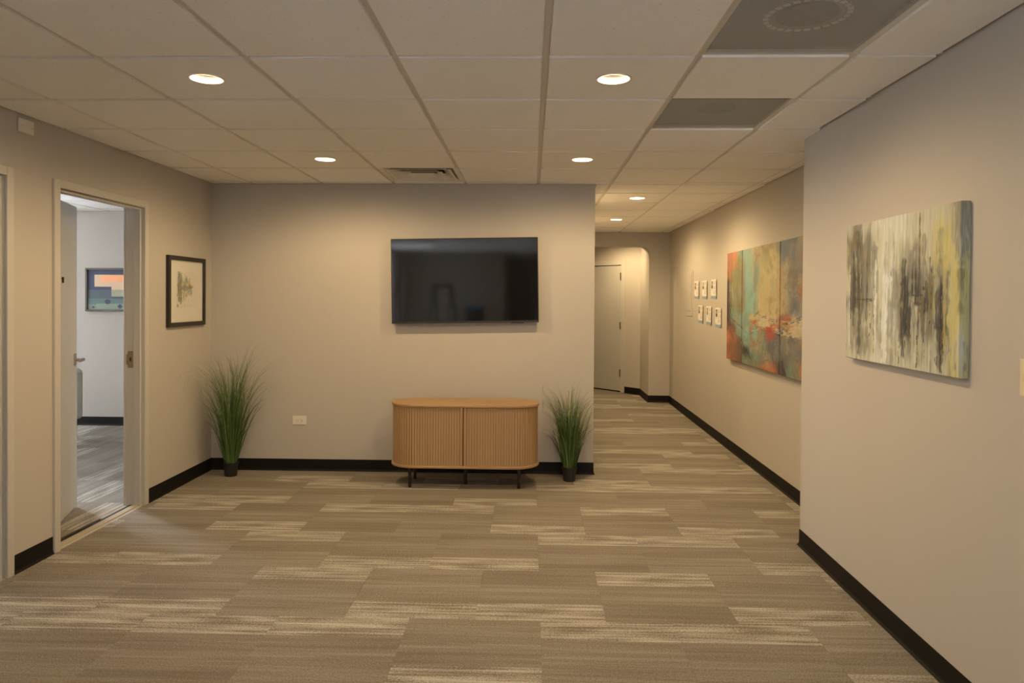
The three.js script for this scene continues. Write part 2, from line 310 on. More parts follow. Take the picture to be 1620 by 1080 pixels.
// n = (dz, -dx): walking towards -z the room must lie on the -x hand ... so runs go towards +z on left walls
baseboard('baseboard_back', [[XE, ZH - 0.2], [XE, ZB], [XL, ZB], [XL, D1[0] - 0.052]].map(p => p), 'black cove base below the television and round the corner');
baseboard('baseboard_left', [[XL, D1[1] + 0.052], [XL, D0[0] - 0.052]], 'black cove base between the two door frames');
baseboard('baseboard_left', [[XL, D0[1] + 0.052], [XL, ZR]], 'black cove base behind the camera');
baseboard('baseboard_right', [[xNear(ZR), ZR], [xNear(-4.325), -4.325], [xHall(-4.325), -4.325]], 'black cove base below the vertical streak canvas');
baseboard('baseboard_right', [[xHall(-4.34), -4.34], [xHall(ZH), ZH], [1.705, ZH], [1.705, -11.055], onAngled(0.315)], 'black cove base along the corridor wall and pier');
baseboard('baseboard_office', [[XL - 0.13, ZO], [XO, ZO]], 'black cove base below the office painting');

// ---------------------------------------------------------------- doors
function doorFrame(parent, x, z0, z1, thick, side) {       // pressed metal frame in the left wall; side: +1 faces the room
  const y = DH, fw = 0.05;
  const jamb = (z, s) => {
    part('jamb', merge([bx(thick + 0.024, y, 0.03, x - thick / 2, y / 2, z - s * 0.015)]), M.trim, parent);
    part('casing', merge([rb(0.016, y + fw, fw, 0.004, x + 0.006, (y + fw) / 2, z - s * (fw / 2 - 0.002)), rb(0.016, y + fw, fw, 0.004, x - thick - 0.006, (y + fw) / 2, z - s * (fw / 2 - 0.002))]), M.trim, parent);
    part('door_stop', rb(0.05, y - 0.002, 0.016, 0.003, x - 0.04, (y - 0.002) / 2, z + s * 0.008), M.trim, parent);
  };
  jamb(z0, 1); jamb(z1, -1);
  const zc = (z0 + z1) / 2, w = z1 - z0;
  part('frame_head', bx(thick + 0.024, 0.03, w + 0.06, x - thick / 2, y + 0.015, zc), M.trim, parent);
  part('head_casing', merge([rb(0.016, fw, w - 0.004, 0.004, x + 0.006, y + fw / 2, zc), rb(0.016, fw, w - 0.004, 0.004, x - thick - 0.006, y + fw / 2, zc)]), M.trim, parent);
  part('door_stop', rb(0.05, 0.016, w - 0.03, 0.003, x - 0.04, y - 0.008, zc), M.trim, parent);
}
function lever(parent, x, y, z, dir) {     // rose and lever standing out along +x, the grip pointing along -dir in z
  const h = part('lever_handle', merge([rb(0.008, 0.085, 0.045, 0.003, x + 0.004, y, z), (() => { const g = cyl(0.010, 0.010, 0.05, 0, 0, 0, 16); g.rotateZ(Math.PI / 2); g.translate(x + 0.03, y, z); return g; })(), rb(0.016, 0.022, 0.12, 0.007, x + 0.055, y, z + dir * 0.05)]), M.nickel, parent, 'satin nickel lever handle');
  return h;
}
{
  const d = struct('door_1', null, null, 'half open cream office door in its metal frame');
  doorFrame(d, XL, D1[0], D1[1], 0.13, 1);
  const leaf = new THREE.Group(); leaf.name = 'door_leaf'; d.add(leaf);
  leaf.position.set(XL - 0.135, 0, D1[1] - 0.004); leaf.rotation.y = 0.348;       // hinged at the near jamb, swung into the office
  part('leaf_panel', rb(0.044, DH - 0.016, 0.895, 0.002, -0.022, (DH - 0.016) / 2 + 0.012, -0.4475), M.doorPaint, leaf);
  lever(leaf, 0, 1.04, -0.832, 1);
  part('lock_plate', bx(0.026, 0.056, 0.003, -0.022, 1.04, -0.8965), M.brass, leaf);
  part('door_viewer', merge([(() => { const g = cyl(0.009, 0.009, 0.012, 0, 0, 0, 16); g.rotateZ(Math.PI / 2); g.translate(0.005, 1.595, -0.53); return g; })(), rb(0.012, 0.03, 0.008, 0.003, 0.006, 1.58, -0.53)]), M.slot, leaf);
  for (const hy of [0.25, 1.05, 1.85]) part('hinge', cyl(0.007, 0.007, 0.1, -0.05, hy, 0.004, 12), M.nickel, leaf);
  const sp = part('strike_plate', merge([bx(0.036, 0.118, 0.002, XL - 0.094, 1.035, D1[0] + 0.0015), rb(0.012, 0.075, 0.006, 0.002, XL - 0.117, 1.035, D1[0] + 0.004)]), M.brass, d, 'dull brass strike plate');
  part('latch_hole', bx(0.012, 0.026, 0.0015, XL - 0.092, 1.035, D1[0] + 0.0028), M.slot, sp);
  const zc = (D1[0] + D1[1]) / 2, w = D1[1] - D1[0];
  part('threshold_strip', rb(0.05, 0.008, w, 0.003, XL - 0.05, 0.002, zc), M.tan, d, 'tan vinyl threshold strip');
  part('threshold_gap', bx(0.026, 0.004, w, XL - 0.089, 0.0, zc), M.base, d);
  part('threshold_base', bx(0.03, 0.003, w, XL - 0.012, -0.0035, zc), M.tan, d);
}
{
  const d = struct('door_2', null, null, 'metal door frame of the nearer office');
  doorFrame(d, XL, D0[0], D0[1], 0.13, 1);
  part('threshold_strip', rb(0.12, 0.006, D0[1] - D0[0], 0.002, XL - 0.065, 0.0, (D0[0] + D0[1]) / 2), M.tan, d);
  const leaf = new THREE.Group(); leaf.name = 'door_leaf'; d.add(leaf); leaf.position.set(XL - 0.135, 0, D0[1] - 0.004); leaf.rotation.y = 1.5;
  part('leaf_panel', rb(0.044, DH - 0.016, 0.895, 0.002, -0.022, (DH - 0.016) / 2 + 0.012, -0.4475), M.doorPaint, leaf);
  lever(leaf, 0, 1.04, -0.832, 1);
}
{ // closed door in the angled wall at the end of the corridor; local x runs along the wall from the pier
  const d = struct('door_3', null, null, 'closed cream door in the angled wall at the corridor end');
  d.position.set(PA.x, 0, PA.y); d.rotation.y = Math.atan2(-DA.y, DA.x);            // local +x along the wall, local -z into the corridor
  const F = -1;
  part('leaf_panel', bx(0.84, 2.002, 0.044, 0.82, 1.021, F * -0.024), M.doorPaint, d);
  for (const x of [0.378, 1.262]) part('jamb', bx(0.036, 2.06, 0.13, x, 1.03, 0.058), M.trim, d);
  part('frame_head', bx(0.848, 0.025, 0.13, 0.82, 2.0475, 0.058), M.trim, d);
  for (const x of [0.36, 1.28]) part('casing', rb(0.05, 2.11, 0.008, 0.003, x + (x < 1 ? -0.018 : 0.018), 1.055, F * 0.003), M.trim, d);
  part('head_casing', rb(0.87, 0.05, 0.008, 0.003, 0.82, 2.085, F * 0.003), M.trim, d);
  for (const y of [0.31, 1.066, 1.85]) part('hinge', merge([cyl(0.009, 0.009, 0.115, 0.40, y, F * 0.006, 12), bx(0.03, 0.115, 0.003, 0.413, y, -0.0005)]), M.brass, d, 'dull metal hinge');
  const k = part('lever_handle', merge([rb(0.045, 0.085, 0.008, 0.003, 1.18, 1.04, F * 0.002), rb(0.12, 0.022, 0.016, 0.007, 1.13, 1.04, F * 0.053), rb(0.02, 0.02, 0.05, 0.005, 1.18, 1.04, F * 0.027)]), M.nickel, d);
  part('threshold', bx(0.84, 0.008, 0.1, 0.82, 0.0, 0.05), M.black, d);
}

// ---------------------------------------------------------------- downlights
function downlight(x, z, label, deep = 0, power = 1) {
  const o = thing('recessed_downlight', label, 'downlight', [x, H, z], 0, 'recessed ceiling downlights');
  part('trim_ring', lathe([[0.062, 0.004], [0.066, -0.003], [0.076, -0.0045], [0.081, -0.0015], [0.081, 0.0005], [0.072, 0.001], [0.068, 0.012]], 48), M.whiteMetal, o);
  part('reflector', lathe([[0.040, 0.050 + deep], [0.053, 0.028 + deep * 0.5], [0.062, 0.004]], 40), std(lin(0.42, 0.41, 0.39), 0.5), o);
  part('housing', lathe([[0.0, 0.09], [0.068, 0.09], [0.068, 0.012]], 32), M.galv, o);
  const lens = part('lens', lathe([[0, 0.044], [0.028, 0.045], [0.040, 0.049], [0.040, 0.053], [0, 0.053]].map(p => [p[0], p[1] + deep]), 40), new THREE.MeshStandardMaterial({ color: lin(0.9, 0.88, 0.82), roughness: 0.5, emissive: lin(1, 0.83, 0.55), emissiveIntensity: 4.0 }), o, 'glowing warm white lens');
  lens.castShadow = false;
  const s = new THREE.SpotLight(LAMP, LAMP_CD * power, 0, 1.565, 0.34, 2); s.position.set(0, -0.001 + deep * 1.1, 0); s.target.position.set(0, -1, 0); s.castShadow = true; s.shadow.radius = 1.8; s.name = 'lamp_beam';
  s.shadow.mapSize.set(1024, 1024); o.add(s); o.add(s.target); s.target.name = 'beam_target';
}
const LL = ['round downlight in the ceiling over the office doorway carpet, beyond the blank plate', 'round downlight in the ceiling tile beside the larger perforated grille', 'round downlight in the ceiling tile two tiles left of the supply diffuser', 'round downlight in the ceiling just in front of the television wall end', 'round downlight in the corridor ceiling beside the three panel painting', 'round downlight in the corridor ceiling before the dropped header', 'round downlight in the ceiling beyond the corridor header'];
DOWN.forEach((p, i) => downlight(p[0], p[1], LL[i], i === 6 ? 0.026 : 0, [1, 1, 1, 1, 1.25, 1.25, 1.5][i]));

// ---------------------------------------------------------------- ceiling grilles and diffuser
const perfTex = dataTex(512, 512, (i, j) => {       // round holes in staggered rows, white where metal is
  const u = i / 128, v = j / 128 * 1; let best = 9;
  for (let a = -1; a <= 5; a++) for (let b = -1; b <= 9; b++) { const cx = a + (b & 1 ? 0.5 : 0), cy = b * 0.5; const d = Math.hypot(u - cx, v - cy); if (d < best) best = d; }
  const m = smooth(0.235, 0.255, best); return [m, m, m];
}, { srgb: false, repeat: true });
perfTex.repeat.set(17.5, 17.5);
const perfMat = std(lin(0.50, 0.52, 0.53), 0.6, { alphaMap: perfTex, alphaTest: 0.5 });
perfMat.side = THREE.DoubleSide;
function returnGrille(i, j, label, duct) {
  const cx = (gridX(i) + gridX(i + 1)) / 2, cz = (gridZ(j) + gridZ(j + 1)) / 2;
  const o = thing('return_air_grille', label, 'air grille', [cx, H, cz]);
  const w = G - 0.034;
  const g = new THREE.PlaneGeometry(w, w); g.rotateX(Math.PI / 2); g.translate(0, 0.006, 0);
  part('perforated_sheet', g, perfMat, o, 'grey perforated metal sheet');
  const s = new THREE.Shape([[-1, -1], [1, -1], [1, 1], [-1, 1]].map(p => new THREE.Vector2(p[0] * (w / 2 + 0.013), p[1] * (w / 2 + 0.013))));
  s.holes.push(new THREE.Path([[-1, -1], [1, -1], [1, 1], [-1, 1]].map(p => new THREE.Vector2(p[0] * (w / 2 - 0.001), p[1] * (w / 2 - 0.001)))));
  const f = new THREE.ExtrudeGeometry(s, { depth: 0.012, bevelEnabled: false }); f.rotateX(-Math.PI / 2); f.translate(0, 0.0092, 0);
  part('panel_rim', f, M.grid, o);
  part('backing_sheet', bx(w, 0.002, w, 0, 0.034, 0), std(lin(0.20, 0.20, 0.20), 0.8), o);
  part('duct_mouth', cyl(0.105, 0.105, 0.003, -0.01, 0.030, 0.03, 40), M.slot, o, 'dark round duct mouth');
  if (duct) for (let k = 0; k < 26; k++) { const a = k / 26 * Math.PI * 2; const t = part('duct_tab', rb(0.018, 0.003, 0.021, 0.001, 0, 0, 0), M.whiteMetal, o); t.position.set(Math.cos(a) * 0.137 - 0.01, 0.026, Math.sin(a) * 0.137 + 0.03); t.rotation.y = -a; }
}
returnGrille(1, 0, 'grey perforated ceiling grille with a ring of pale duct tabs showing through', true);
returnGrille(1, 2, 'grey perforated ceiling grille with a plain dark round duct behind it', false);
{
  const cx = (gridX(-2) + gridX(-1)) / 2, cz = (gridZ(5) + gridZ(6)) / 2, w = (G - 0.03) / 2;
  const o = thing('supply_air_diffuser', 'white square louvred supply diffuser in the ceiling before the television wall', 'air diffuser', [cx, H, cz]);
  const ring = (a0, y0, a1, y1, t = 0.0015) => { const r = Math.SQRT2; const g = new THREE.LatheGeometry([[a0 * r, y0], [a1 * r, y1], [a1 * r, y1 + t], [a0 * r - t, y0 + t], [a0 * r, y0]].map(p => new THREE.Vector2(...p)), 4, Math.PI / 4).toNonIndexed(); g.computeVertexNormals(); return g; };
  part('outer_frame', merge([ring(w + 0.012, 0.0085, w - 0.022, 0.0085), ring(w - 0.022, 0.0085, w - 0.09, 0.05)]), M.whiteMetal, o);
  part('louvre', merge([ring(w - 0.055, 0.002, w - 0.125, 0.045), ring(w - 0.04, 0.002, w - 0.055, 0.002)]), M.whiteMetal, o);
  part('louvre', merge([ring(w - 0.130, -0.002, w - 0.185, 0.035), ring(w - 0.115, -0.002, w - 0.130, -0.002)]), M.whiteMetal, o);
  part('centre_plate', rb(2 * (w - 0.185), 0.004, 2 * (w - 0.185), 0.0015, 0, 0.0, 0), M.whiteMetal, o);
  part('neck', bx(0.40, 0.002, 0.40, 0, 0.075, 0), M.slot, o);
  part('plenum_cover', merge([bx(2 * w, 0.002, 2 * w, 0, 0.09, 0), bx(2 * w, 0.07, 0.002, 0, 0.055, w), bx(2 * w, 0.07, 0.002, 0, 0.055, -w), bx(0.002, 0.07, 2 * w, w, 0.055, 0), bx(0.002, 0.07, 2 * w, -w, 0.055, 0)]), M.duct, o);
}

// ---------------------------------------------------------------- television
{
  const o = thing('television', 'large black flat television hanging slightly askew on the wall', 'television', [-0.555, 1.632, ZB]);
  const t = new THREE.Group(); t.name = 'screen_unit'; o.add(t); t.position.set(0, 0, 0); t.rotation.z = 0.0185;
  const W = 1.236, Hh = 0.712, zf = 0.075;
  part('cabinet', merge([rb(W, Hh, 0.022, 0.003, 0, 0, zf - 0.012), rb(W * 0.78, Hh * 0.6, 0.03, 0.01, 0, -0.06, zf - 0.035)]), M.black, t);
  part('screen', bx(W - 0.014, Hh - 0.024, 0.002, 0, 0.006, zf), new THREE.MeshPhysicalMaterial({ color: lin(0.006, 0.006, 0.0065), roughness: 0.06, specularIntensity: 1.0, ior: 1.95 }), t, 'switched off glossy black screen');
  part('bottom_bezel', rb(W, 0.012, 0.004, 0.0015, 0, -Hh / 2 + 0.006, zf + 0.001), M.black, t);
  part('sensor_bar', rb(0.11, 0.006, 0.012, 0.002, 0.44, -Hh / 2 - 0.002, zf - 0.008), M.black, t);
  part('wall_mount', merge([bx(0.5, 0.3, 0.004, 0, -0.02, 0.003), bx(0.04, 0.36, 0.022, -0.15, -0.02, 0.014), bx(0.04, 0.36, 0.022, 0.15, -0.02, 0.014)]), M.black, o);
}

// ---------------------------------------------------------------- tambour media cabinet
{
  const oakTex = (k, v) => dataTex(256, 256, (i, j) => {
    const x = v ? i / 256 : j / 256, y = v ? j / 256 : i / 256;                 // y runs with the grain
    const g = N(x * 14 + k, y * 1.6, k) * 0.5 + N(x * 60, y * 3, k + 3) * 0.3 + N(x * 180, y * 8, k + 9) * 0.22;
    const t = clamp(0.5 + 0.75 * g); const a = [0.29, 0.168, 0.076], b = [0.50, 0.320, 0.160];
    return a.map((q, n) => mixv(q, b[n], t));
  }, { repeat: true });
  const oakV = [0, 1, 2].map(k => std(0xffffff, 0.5, { map: oakTex(k * 7 + 1, true) })), oakH = std(0xffffff, 0.45, { map: oakTex(31, false) });
  const o = thing('media_cabinet', 'oak sideboard with rounded ends and slatted tambour doors on black legs', 'cabinet', [-0.515, 0, -5.65]);
  const stad = (w, d, inset) => { const r = d / 2 - inset, x = w / 2 - d / 2, s = new THREE.Shape(); s.moveTo(-x, -r); s.lineTo(x, -r); s.absarc(x, 0, r, -Math.PI / 2, Math.PI / 2, false); s.lineTo(-x, r); s.absarc(-x, 0, r, Math.PI / 2, Math.PI * 1.5, false); return s; };
  const W = 1.178, D = 0.40;
  const plate = (y0, y1) => { const g = new THREE.ExtrudeGeometry(stad(W, D, 0.006), { depth: y1 - y0 - 0.012, bevelEnabled: true, bevelSize: 0.006, bevelThickness: 0.006, bevelSegments: 4, curveSegments: 24 }); g.rotateX(-Math.PI / 2); g.translate(0, y0 + 0.006, 0); const p = g.attributes.position, uv = g.attributes.uv; for (let i = 0; i < p.count; i++) uv.setXY(i, p.getX(i) * 1.1, p.getZ(i) * 2.4 + p.getY(i) * 3); return g; };
  part('top', plate(0.637, 0.658), oakH, o); part('bottom', plate(0.163, 0.184), oakH, o);
  const core = new THREE.ExtrudeGeometry(stad(W - 0.05, D - 0.05, 0), { depth: 0.453, bevelEnabled: false, curveSegments: 16 }); core.rotateX(-Math.PI / 2); core.translate(0, 0.184, 0);
  part('carcass', core, std(lin(0.12, 0.066, 0.03), 0.8), o);
  const r = D / 2 - 0.016, xs = W / 2 - D / 2, pitch = 0.0206, straight = 2 * xs, arc = Math.PI * r;
  const slat = new THREE.ExtrudeGeometry((() => { const s = new THREE.Shape(); s.moveTo(-0.0093, -0.006); s.lineTo(0.0093, -0.006); s.lineTo(0.0093, 0.001); s.quadraticCurveTo(0.0092, 0.0055, 0.004, 0.006); s.lineTo(-0.004, 0.006); s.quadraticCurveTo(-0.0092, 0.0055, -0.0093, 0.001); return s; })(), { depth: 0.452, bevelEnabled: false, curveSegments: 3 });
  slat.rotateX(-Math.PI / 2); slat.translate(0, 0.1845, 0);
  { const p = slat.attributes.position, uv = slat.attributes.uv; for (let i = 0; i < p.count; i++) uv.setXY(i, p.getX(i) * 5 + p.getZ(i) * 5, p.getY(i) * 1.2); }
  for (const side of [-1, 1]) {
    const door = new THREE.Group(); door.name = 'tambour_door'; o.add(door);
    const n = Math.floor((straight / 2 + arc - 0.03) / pitch);
    for (let k = 0; k < n; k++) {
      const s = 0.0275 + (k + 0.5) * pitch, m = part('slat', slat, oakV[Math.floor(rnd() * 3)], door);
      if (s < straight / 2) m.position.set(side * s, 0, r);
      else { const a = (s - straight / 2) / r; if (a > Math.PI) { door.remove(m); continue; } m.position.set(side * (xs + Math.sin(a) * r), 0, Math.cos(a) * r); m.rotation.y = side * a; }
    }
    part('meeting_stile', rb(0.022, 0.452, 0.02, 0.004, side * 0.0148, 0.4105, r), oakV[0], door, 'flat oak door edge');
  }
  part('back_panel', bx(straight, 0.452, 0.012, 0, 0.4105, -r), oakV[1], o);
  for (const [x, z] of [[-0.424, 0.125], [0.431, 0.125], [-0.424, -0.125], [0.431, -0.125], [0.003, 0.01]]) part('leg', lathe([[0.0001, 0], [0.0115, 0.0], [0.0125, 0.003], [0.0125, 0.163]], 20), M.blackSatin, o, 'round black metal leg').position.set(x, 0, z);
}

// ---------------------------------------------------------------- artificial grass plants
const grassMats = [[0.062, 0.125, 0.030], [0.105, 0.190, 0.048], [0.030, 0.070, 0.022], [0.20, 0.28, 0.085]].map(c => std(lin(...c), 0.55, { side: THREE.DoubleSide }));
function grassPlant(pos, height, spread, count, label, wallLeft, wallRight) {
  const o = thing('potted_grass', label, 'plant', pos, 0, 'artificial grass plants in black pots');
  part('pot', lathe([[0.0, 0.003], [0.054, 0.0], [0.057, 0.003], [0.070, 0.120], [0.074, 0.121], [0.075, 0.130], [0.071, 0.132], [0.068, 0.118], [0.066, 0.112], [0, 0.112]].map(p => [p[0] * 0.84, p[1] * 0.88]), 36), M.black, o, 'tapered black plastic pot');
  const sets = grassMats.map(() => ({ p: [], n: [] }));
  for (let b = 0; b < count; b++) {
    const az = rnd() * Math.PI * 2, q = Math.pow(rnd(), 0.95), wisp = rnd() < 0.22, r0 = 0.047 * Math.sqrt(rnd()), az0 = az + rr(-0.6, 0.6);
    const len = height * (wisp ? rr(0.86, 1.10) : rr(0.35, 0.88) * (1 - 0.18 * q)), lean = (wisp ? q * 0.62 : q) * spread * 1.2 * rr(0.7, 1.15);
    const droop = wisp ? rr(0.16, 0.5) : (rnd() < 0.55 ? rr(0.10, 0.36) : rr(0.0, 0.06)), w = wisp ? rr(0.0016, 0.0028) : rr(0.0022, 0.0042), turn = rr(-0.9, 0.9), n = 12;
    const S = sets[b % 12 === 0 ? 3 : (wisp ? Math.floor(rnd() * 2) : Math.floor(rnd() * 3))];
    const pt = []; let x = Math.cos(az0) * r0, y = 0.098, z = Math.sin(az0) * r0;
    let el = Math.atan2(height, lean * 1.35), aa = az;
    for (let k = 0; k <= n; k++) {
      pt.push([x, y, z]); const t = k / n;
      const e = el - Math.pow(t, 3.2) * droop * 7; aa += turn * 0.12 * t;
      const st = len / n; x += Math.cos(e) * Math.cos(aa) * st; y += Math.sin(e) * st; z += Math.cos(e) * Math.sin(aa) * st;
      x = clamp(x, wallLeft - pos[0] + 0.012, wallRight - pos[0]); z = Math.max(z, ZB - pos[2] + 0.015); y = Math.max(y, 0.11);
    }
    const sx = -Math.sin(az + turn), sz = Math.cos(az + turn);
    for (let k = 0; k < n; k++) {
      const wa = w * (1 - Math.pow(k / n, 2) * 0.9), wb = w * (1 - Math.pow((k + 1) / n, 2) * 0.9), A = pt[k], B = pt[k + 1], f = 0.35;
      const a1 = [A[0] - sx * wa, A[1], A[2] - sz * wa], a2 = [A[0] + sx * wa, A[1], A[2] + sz * wa], b1 = [B[0] - sx * wb, B[1], B[2] - sz * wb], b2 = [B[0] + sx * wb, B[1], B[2] + sz * wb];
      S.p.push(...a1, ...a2, ...b2, ...a1, ...b2, ...b1);
    }
  }
  sets.forEach((S, k) => { const g = new THREE.BufferGeometry(); g.setAttribute('position', new THREE.Float32BufferAttribute(S.p, 3)); g.computeVertexNormals(); g.setAttribute('uv', new THREE.Float32BufferAttribute(new Float32Array(S.p.length / 3 * 2), 2)); const m = part('grass_blades', g, grassMats[k], o); m.userData.kind = 'stuff'; });
}
grassPlant([-2.475, 0, -5.800], 1.06, 0.215, 440, 'tall black pot of green artificial grass in the corner by the framed print', XL, 9);
grassPlant([0.325, 0, -5.785], 0.78, 0.175, 420, 'shorter black pot of green artificial grass beside the oak sideboard', 0.09, 9);

// ---------------------------------------------------------------- small wall fittings
{
  const o = thing('power_outlet', 'cream duplex power outlet set sideways low on the television wall', 'outlet', [-1.969, 0.431, ZB]);
  part('cover_plate', rb(0.118, 0.075, 0.007, 0.003, 0, 0, 0.0035), M.plastic, o);
  for (const x of [-0.02, 0.02]) { const f = part('receptacle', (() => { const g = cyl(0.0165, 0.0165, 0.003, 0, 0, 0, 24); g.rotateX(Math.PI / 2); g.translate(x, 0, 0.008); return g; })(), M.plastic, o); part('slot', merge([bx(0.008, 0.003, 0.001, x - 0.004, 0.0065, 0.0098), bx(0.008, 0.003, 0.001, x - 0.004, -0.0065, 0.0098), bx(0.005, 0.005, 0.001, x + 0.009, 0, 0.0098)]), M.slot, f); }
}
{
  const o = thing('blank_cover_plate', 'cream blank cover plate with two screws just under the ceiling edge', 'wall plate', [XL, 2.392, -3.765], Math.PI / 2);
  part('plate', rb(0.112, 0.074, 0.012, 0.003, 0, 0, 0.006), M.plastic, o);
  for (const x of [-0.04, 0.04]) part('screw', (() => { const g = cyl(0.0042, 0.0042, 0.003, 0, 0, 0, 12); g.rotateX(Math.PI / 2); g.translate(x, -0.002, 0.0125); return g; })(), M.galv, o);
}
{
  const o = thing('light_switch', 'almond light switch plate on the wall beside the streaked canvas', 'switch', [xNear(-2.32), 1.237, -2.322], -Math.PI / 2 - 0.0171);
  part('cover_plate', rb(0.074, 0.122, 0.006, 0.0025, 0, 0, 0.003), M.almond, o);
  part('toggle', rb(0.010, 0.024, 0.018, 0.002, 0, 0.003, 0.012), M.almond, o);
  for (const y of [-0.03, 0.03]) part('screw', (() => { const g = cyl(0.003, 0.003, 0.002, 0, 0, 0, 10); g.rotateX(Math.PI / 2); g.translate(0, y, 0.0065); return g; })(), M.galv, o);
}
{
  const o = thing('electrical_panel', 'cream painted electrical panel cover flush in the corridor wall', 'electrical panel', [xHall(-8.93), 1.56, -8.93], -Math.PI / 2 - 0.0081);
  part('surround', rb(0.36, 0.56, 0.006, 0.002, -0.02, 0.0, 0.003), M.wall, o);
  const d = part('cover_door', rb(0.25, 0.46, 0.006, 0.002, -0.02, 0.015, 0.009), M.wall, o);
  part('latch', rb(0.014, 0.045, 0.004, 0.001, -0.115, 0.02, 0.0135), M.galv, d);
}

// ---------------------------------------------------------------- pictures
const sLin = c => { c /= 255; return c <= 0.04045 ? c / 12.92 : Math.pow((c + 0.055) / 1.055, 2.4); };
// pigment colour seen under the warm lamps -> pigment colour in white light
const pig = (r, g, b, k = 1) => [sLin(r) / (0.58 * k), sLin(g) / (0.45 * k), sLin(b) / (0.275 * k)].map(v => clamp(v, 0.004, 0.85));
class Painter {
  constructor(w, h) { this.w = w; this.h = h; this.d = new Float32Array(w * h * 3); }
  fill(fn) { for (let j = 0; j < this.h; j++) for (let i = 0; i < this.w; i++) { const c = fn(i / this.w, j / this.h), k = (j * this.w + i) * 3; this.d[k] = c[0]; this.d[k + 1] = c[1]; this.d[k + 2] = c[2]; } return this; }
  stroke(x0, y0, x1, y1, wid, col, alpha = 1, rough = 0.5, s = 1) {        // a dragged brush or knife mark with a broken edge, in 0..1 units (wid relative to width)
    const a = this.w / this.h, dx = x1 - x0, dy = (y1 - y0) / a, L = Math.hypot(dx, dy) || 1e-6, ux = dx / L, uy = dy / L, pad = wid * 1.6;
    const i0 = Math.max(0, Math.floor((Math.min(x0, x1) - pad) * this.w)), i1 = Math.min(this.w - 1, Math.ceil((Math.max(x0, x1) + pad) * this.w));
    const j0 = Math.max(0, Math.floor((Math.min(y0, y1) - pad * a) * this.h)), j1 = Math.min(this.h - 1, Math.ceil((Math.max(y0, y1) + pad * a) * this.h));
    for (let j = j0; j <= j1; j++) for (let i = i0; i <= i1; i++) {
      const px = i / this.w - x0, py = (j / this.h - y0) / a, t = px * ux + py * uy, q = -px * uy + py * ux;
      const e = wid * (1 + rough * 1.4 * N(t * 40 * s, q * 20, wid * 900 + x0 * 50));
      let m = (1 - smooth(e * 0.7, e * 1.05, Math.abs(q))) * smooth(-wid, wid * 0.3, t + wid * rough * N(q * 200, 3, x0 * 9)) * (1 - smooth(L - wid * 0.3, L + wid, t + wid * rough * N(q * 200, 7, y0 * 9)));
      m *= clamp(1 - rough * (0.5 + 1.8 * N(t * 24 * s, q * 260, y0 * 77 + x0 * 31)));
      if (m <= 0.004) continue; m = Math.min(1, m * alpha * 1.35);
      const k = (j * this.w + i) * 3; for (let c = 0; c < 3; c++) this.d[k + c] = mixv(this.d[k + c], col[c], m);
    }
    return this;
  }
  blob(x, y, rx, ry, col, alpha, rough = 0.6) {
    const i0 = Math.max(0, Math.floor((x - rx * 1.7) * this.w)), i1 = Math.min(this.w - 1, Math.ceil((x + rx * 1.7) * this.w)), j0 = Math.max(0, Math.floor((y - ry * 1.7) * this.h)), j1 = Math.min(this.h - 1, Math.ceil((y + ry * 1.7) * this.h));
    for (let j = j0; j <= j1; j++) for (let i = i0; i <= i1; i++) {
      const u = (i / this.w - x) / rx, v = (j / this.h - y) / ry, r = Math.hypot(u, v) * (1 + rough * fbm(u * 2 + x * 40, v * 2 + y * 40, 3, 4) * 1.6);
      const m = alpha * (1 - smooth(0.55, 1.1, r)); if (m <= 0.004) continue;
      const k = (j * this.w + i) * 3; for (let c = 0; c < 3; c++) this.d[k + c] = mixv(this.d[k + c], col[c], m);
    }
    return this;
  }
  rect(x0, y0, x1, y1, col, alpha = 1) { for (let j = Math.max(0, Math.floor(y0 * this.h)); j < Math.min(this.h, y1 * this.h); j++) for (let i = Math.max(0, Math.floor(x0 * this.w)); i < Math.min(this.w, x1 * this.w); i++) { const k = (j * this.w + i) * 3; for (let c = 0; c < 3; c++) this.d[k + c] = mixv(this.d[k + c], col[c], alpha); } return this; }
  tex() { return dataTex(this.w, this.h, (i, j) => { const k = ((this.h - 1 - j) * this.w + i) * 3; return [this.d[k], this.d[k + 1], this.d[k + 2]]; }); }   // y = 0 is the top
}
function gridColour(tbl, u, v) {        // smooth lookup in a table of colours
  const R = tbl.length, C = tbl[0].length, x = clamp(u) * (C - 1), y = clamp(v) * (R - 1), i = Math.min(C - 2, Math.floor(x)), j = Math.min(R - 2, Math.floor(y)), fx = smooth(0.1, 0.9, x - i), fy = smooth(0.1, 0.9, y - j);
  return [0, 1, 2].map(c => mixv(mixv(tbl[j][i][c], tbl[j][i + 1][c], fx), mixv(tbl[j + 1][i][c], tbl[j + 1][i + 1][c], fx), fy));
}
function canvasBlock(w, h, d, u0 = 0, u1 = 1) {      // stretched canvas: the picture wraps round the edges
  const g = new RoundedBoxGeometry(w, h, d, 2, 0.004); g.translate(0, 0, d / 2);
  const p = g.attributes.position, n = g.attributes.normal, uv = g.attributes.uv;
  for (let i = 0; i < p.count; i++) {
    let u = p.getX(i) / w + 0.5, v = p.getY(i) / h + 0.5; const back = (d - p.getZ(i));
    if (Math.abs(n.getX(i)) > 0.72) u -= Math.sign(n.getX(i)) * back / w;
    if (Math.abs(n.getY(i)) > 0.72) v -= Math.sign(n.getY(i)) * back / h;
    uv.setXY(i, mixv(u0, u1, clamp(u)), clamp(v));
  }
  return g;
}
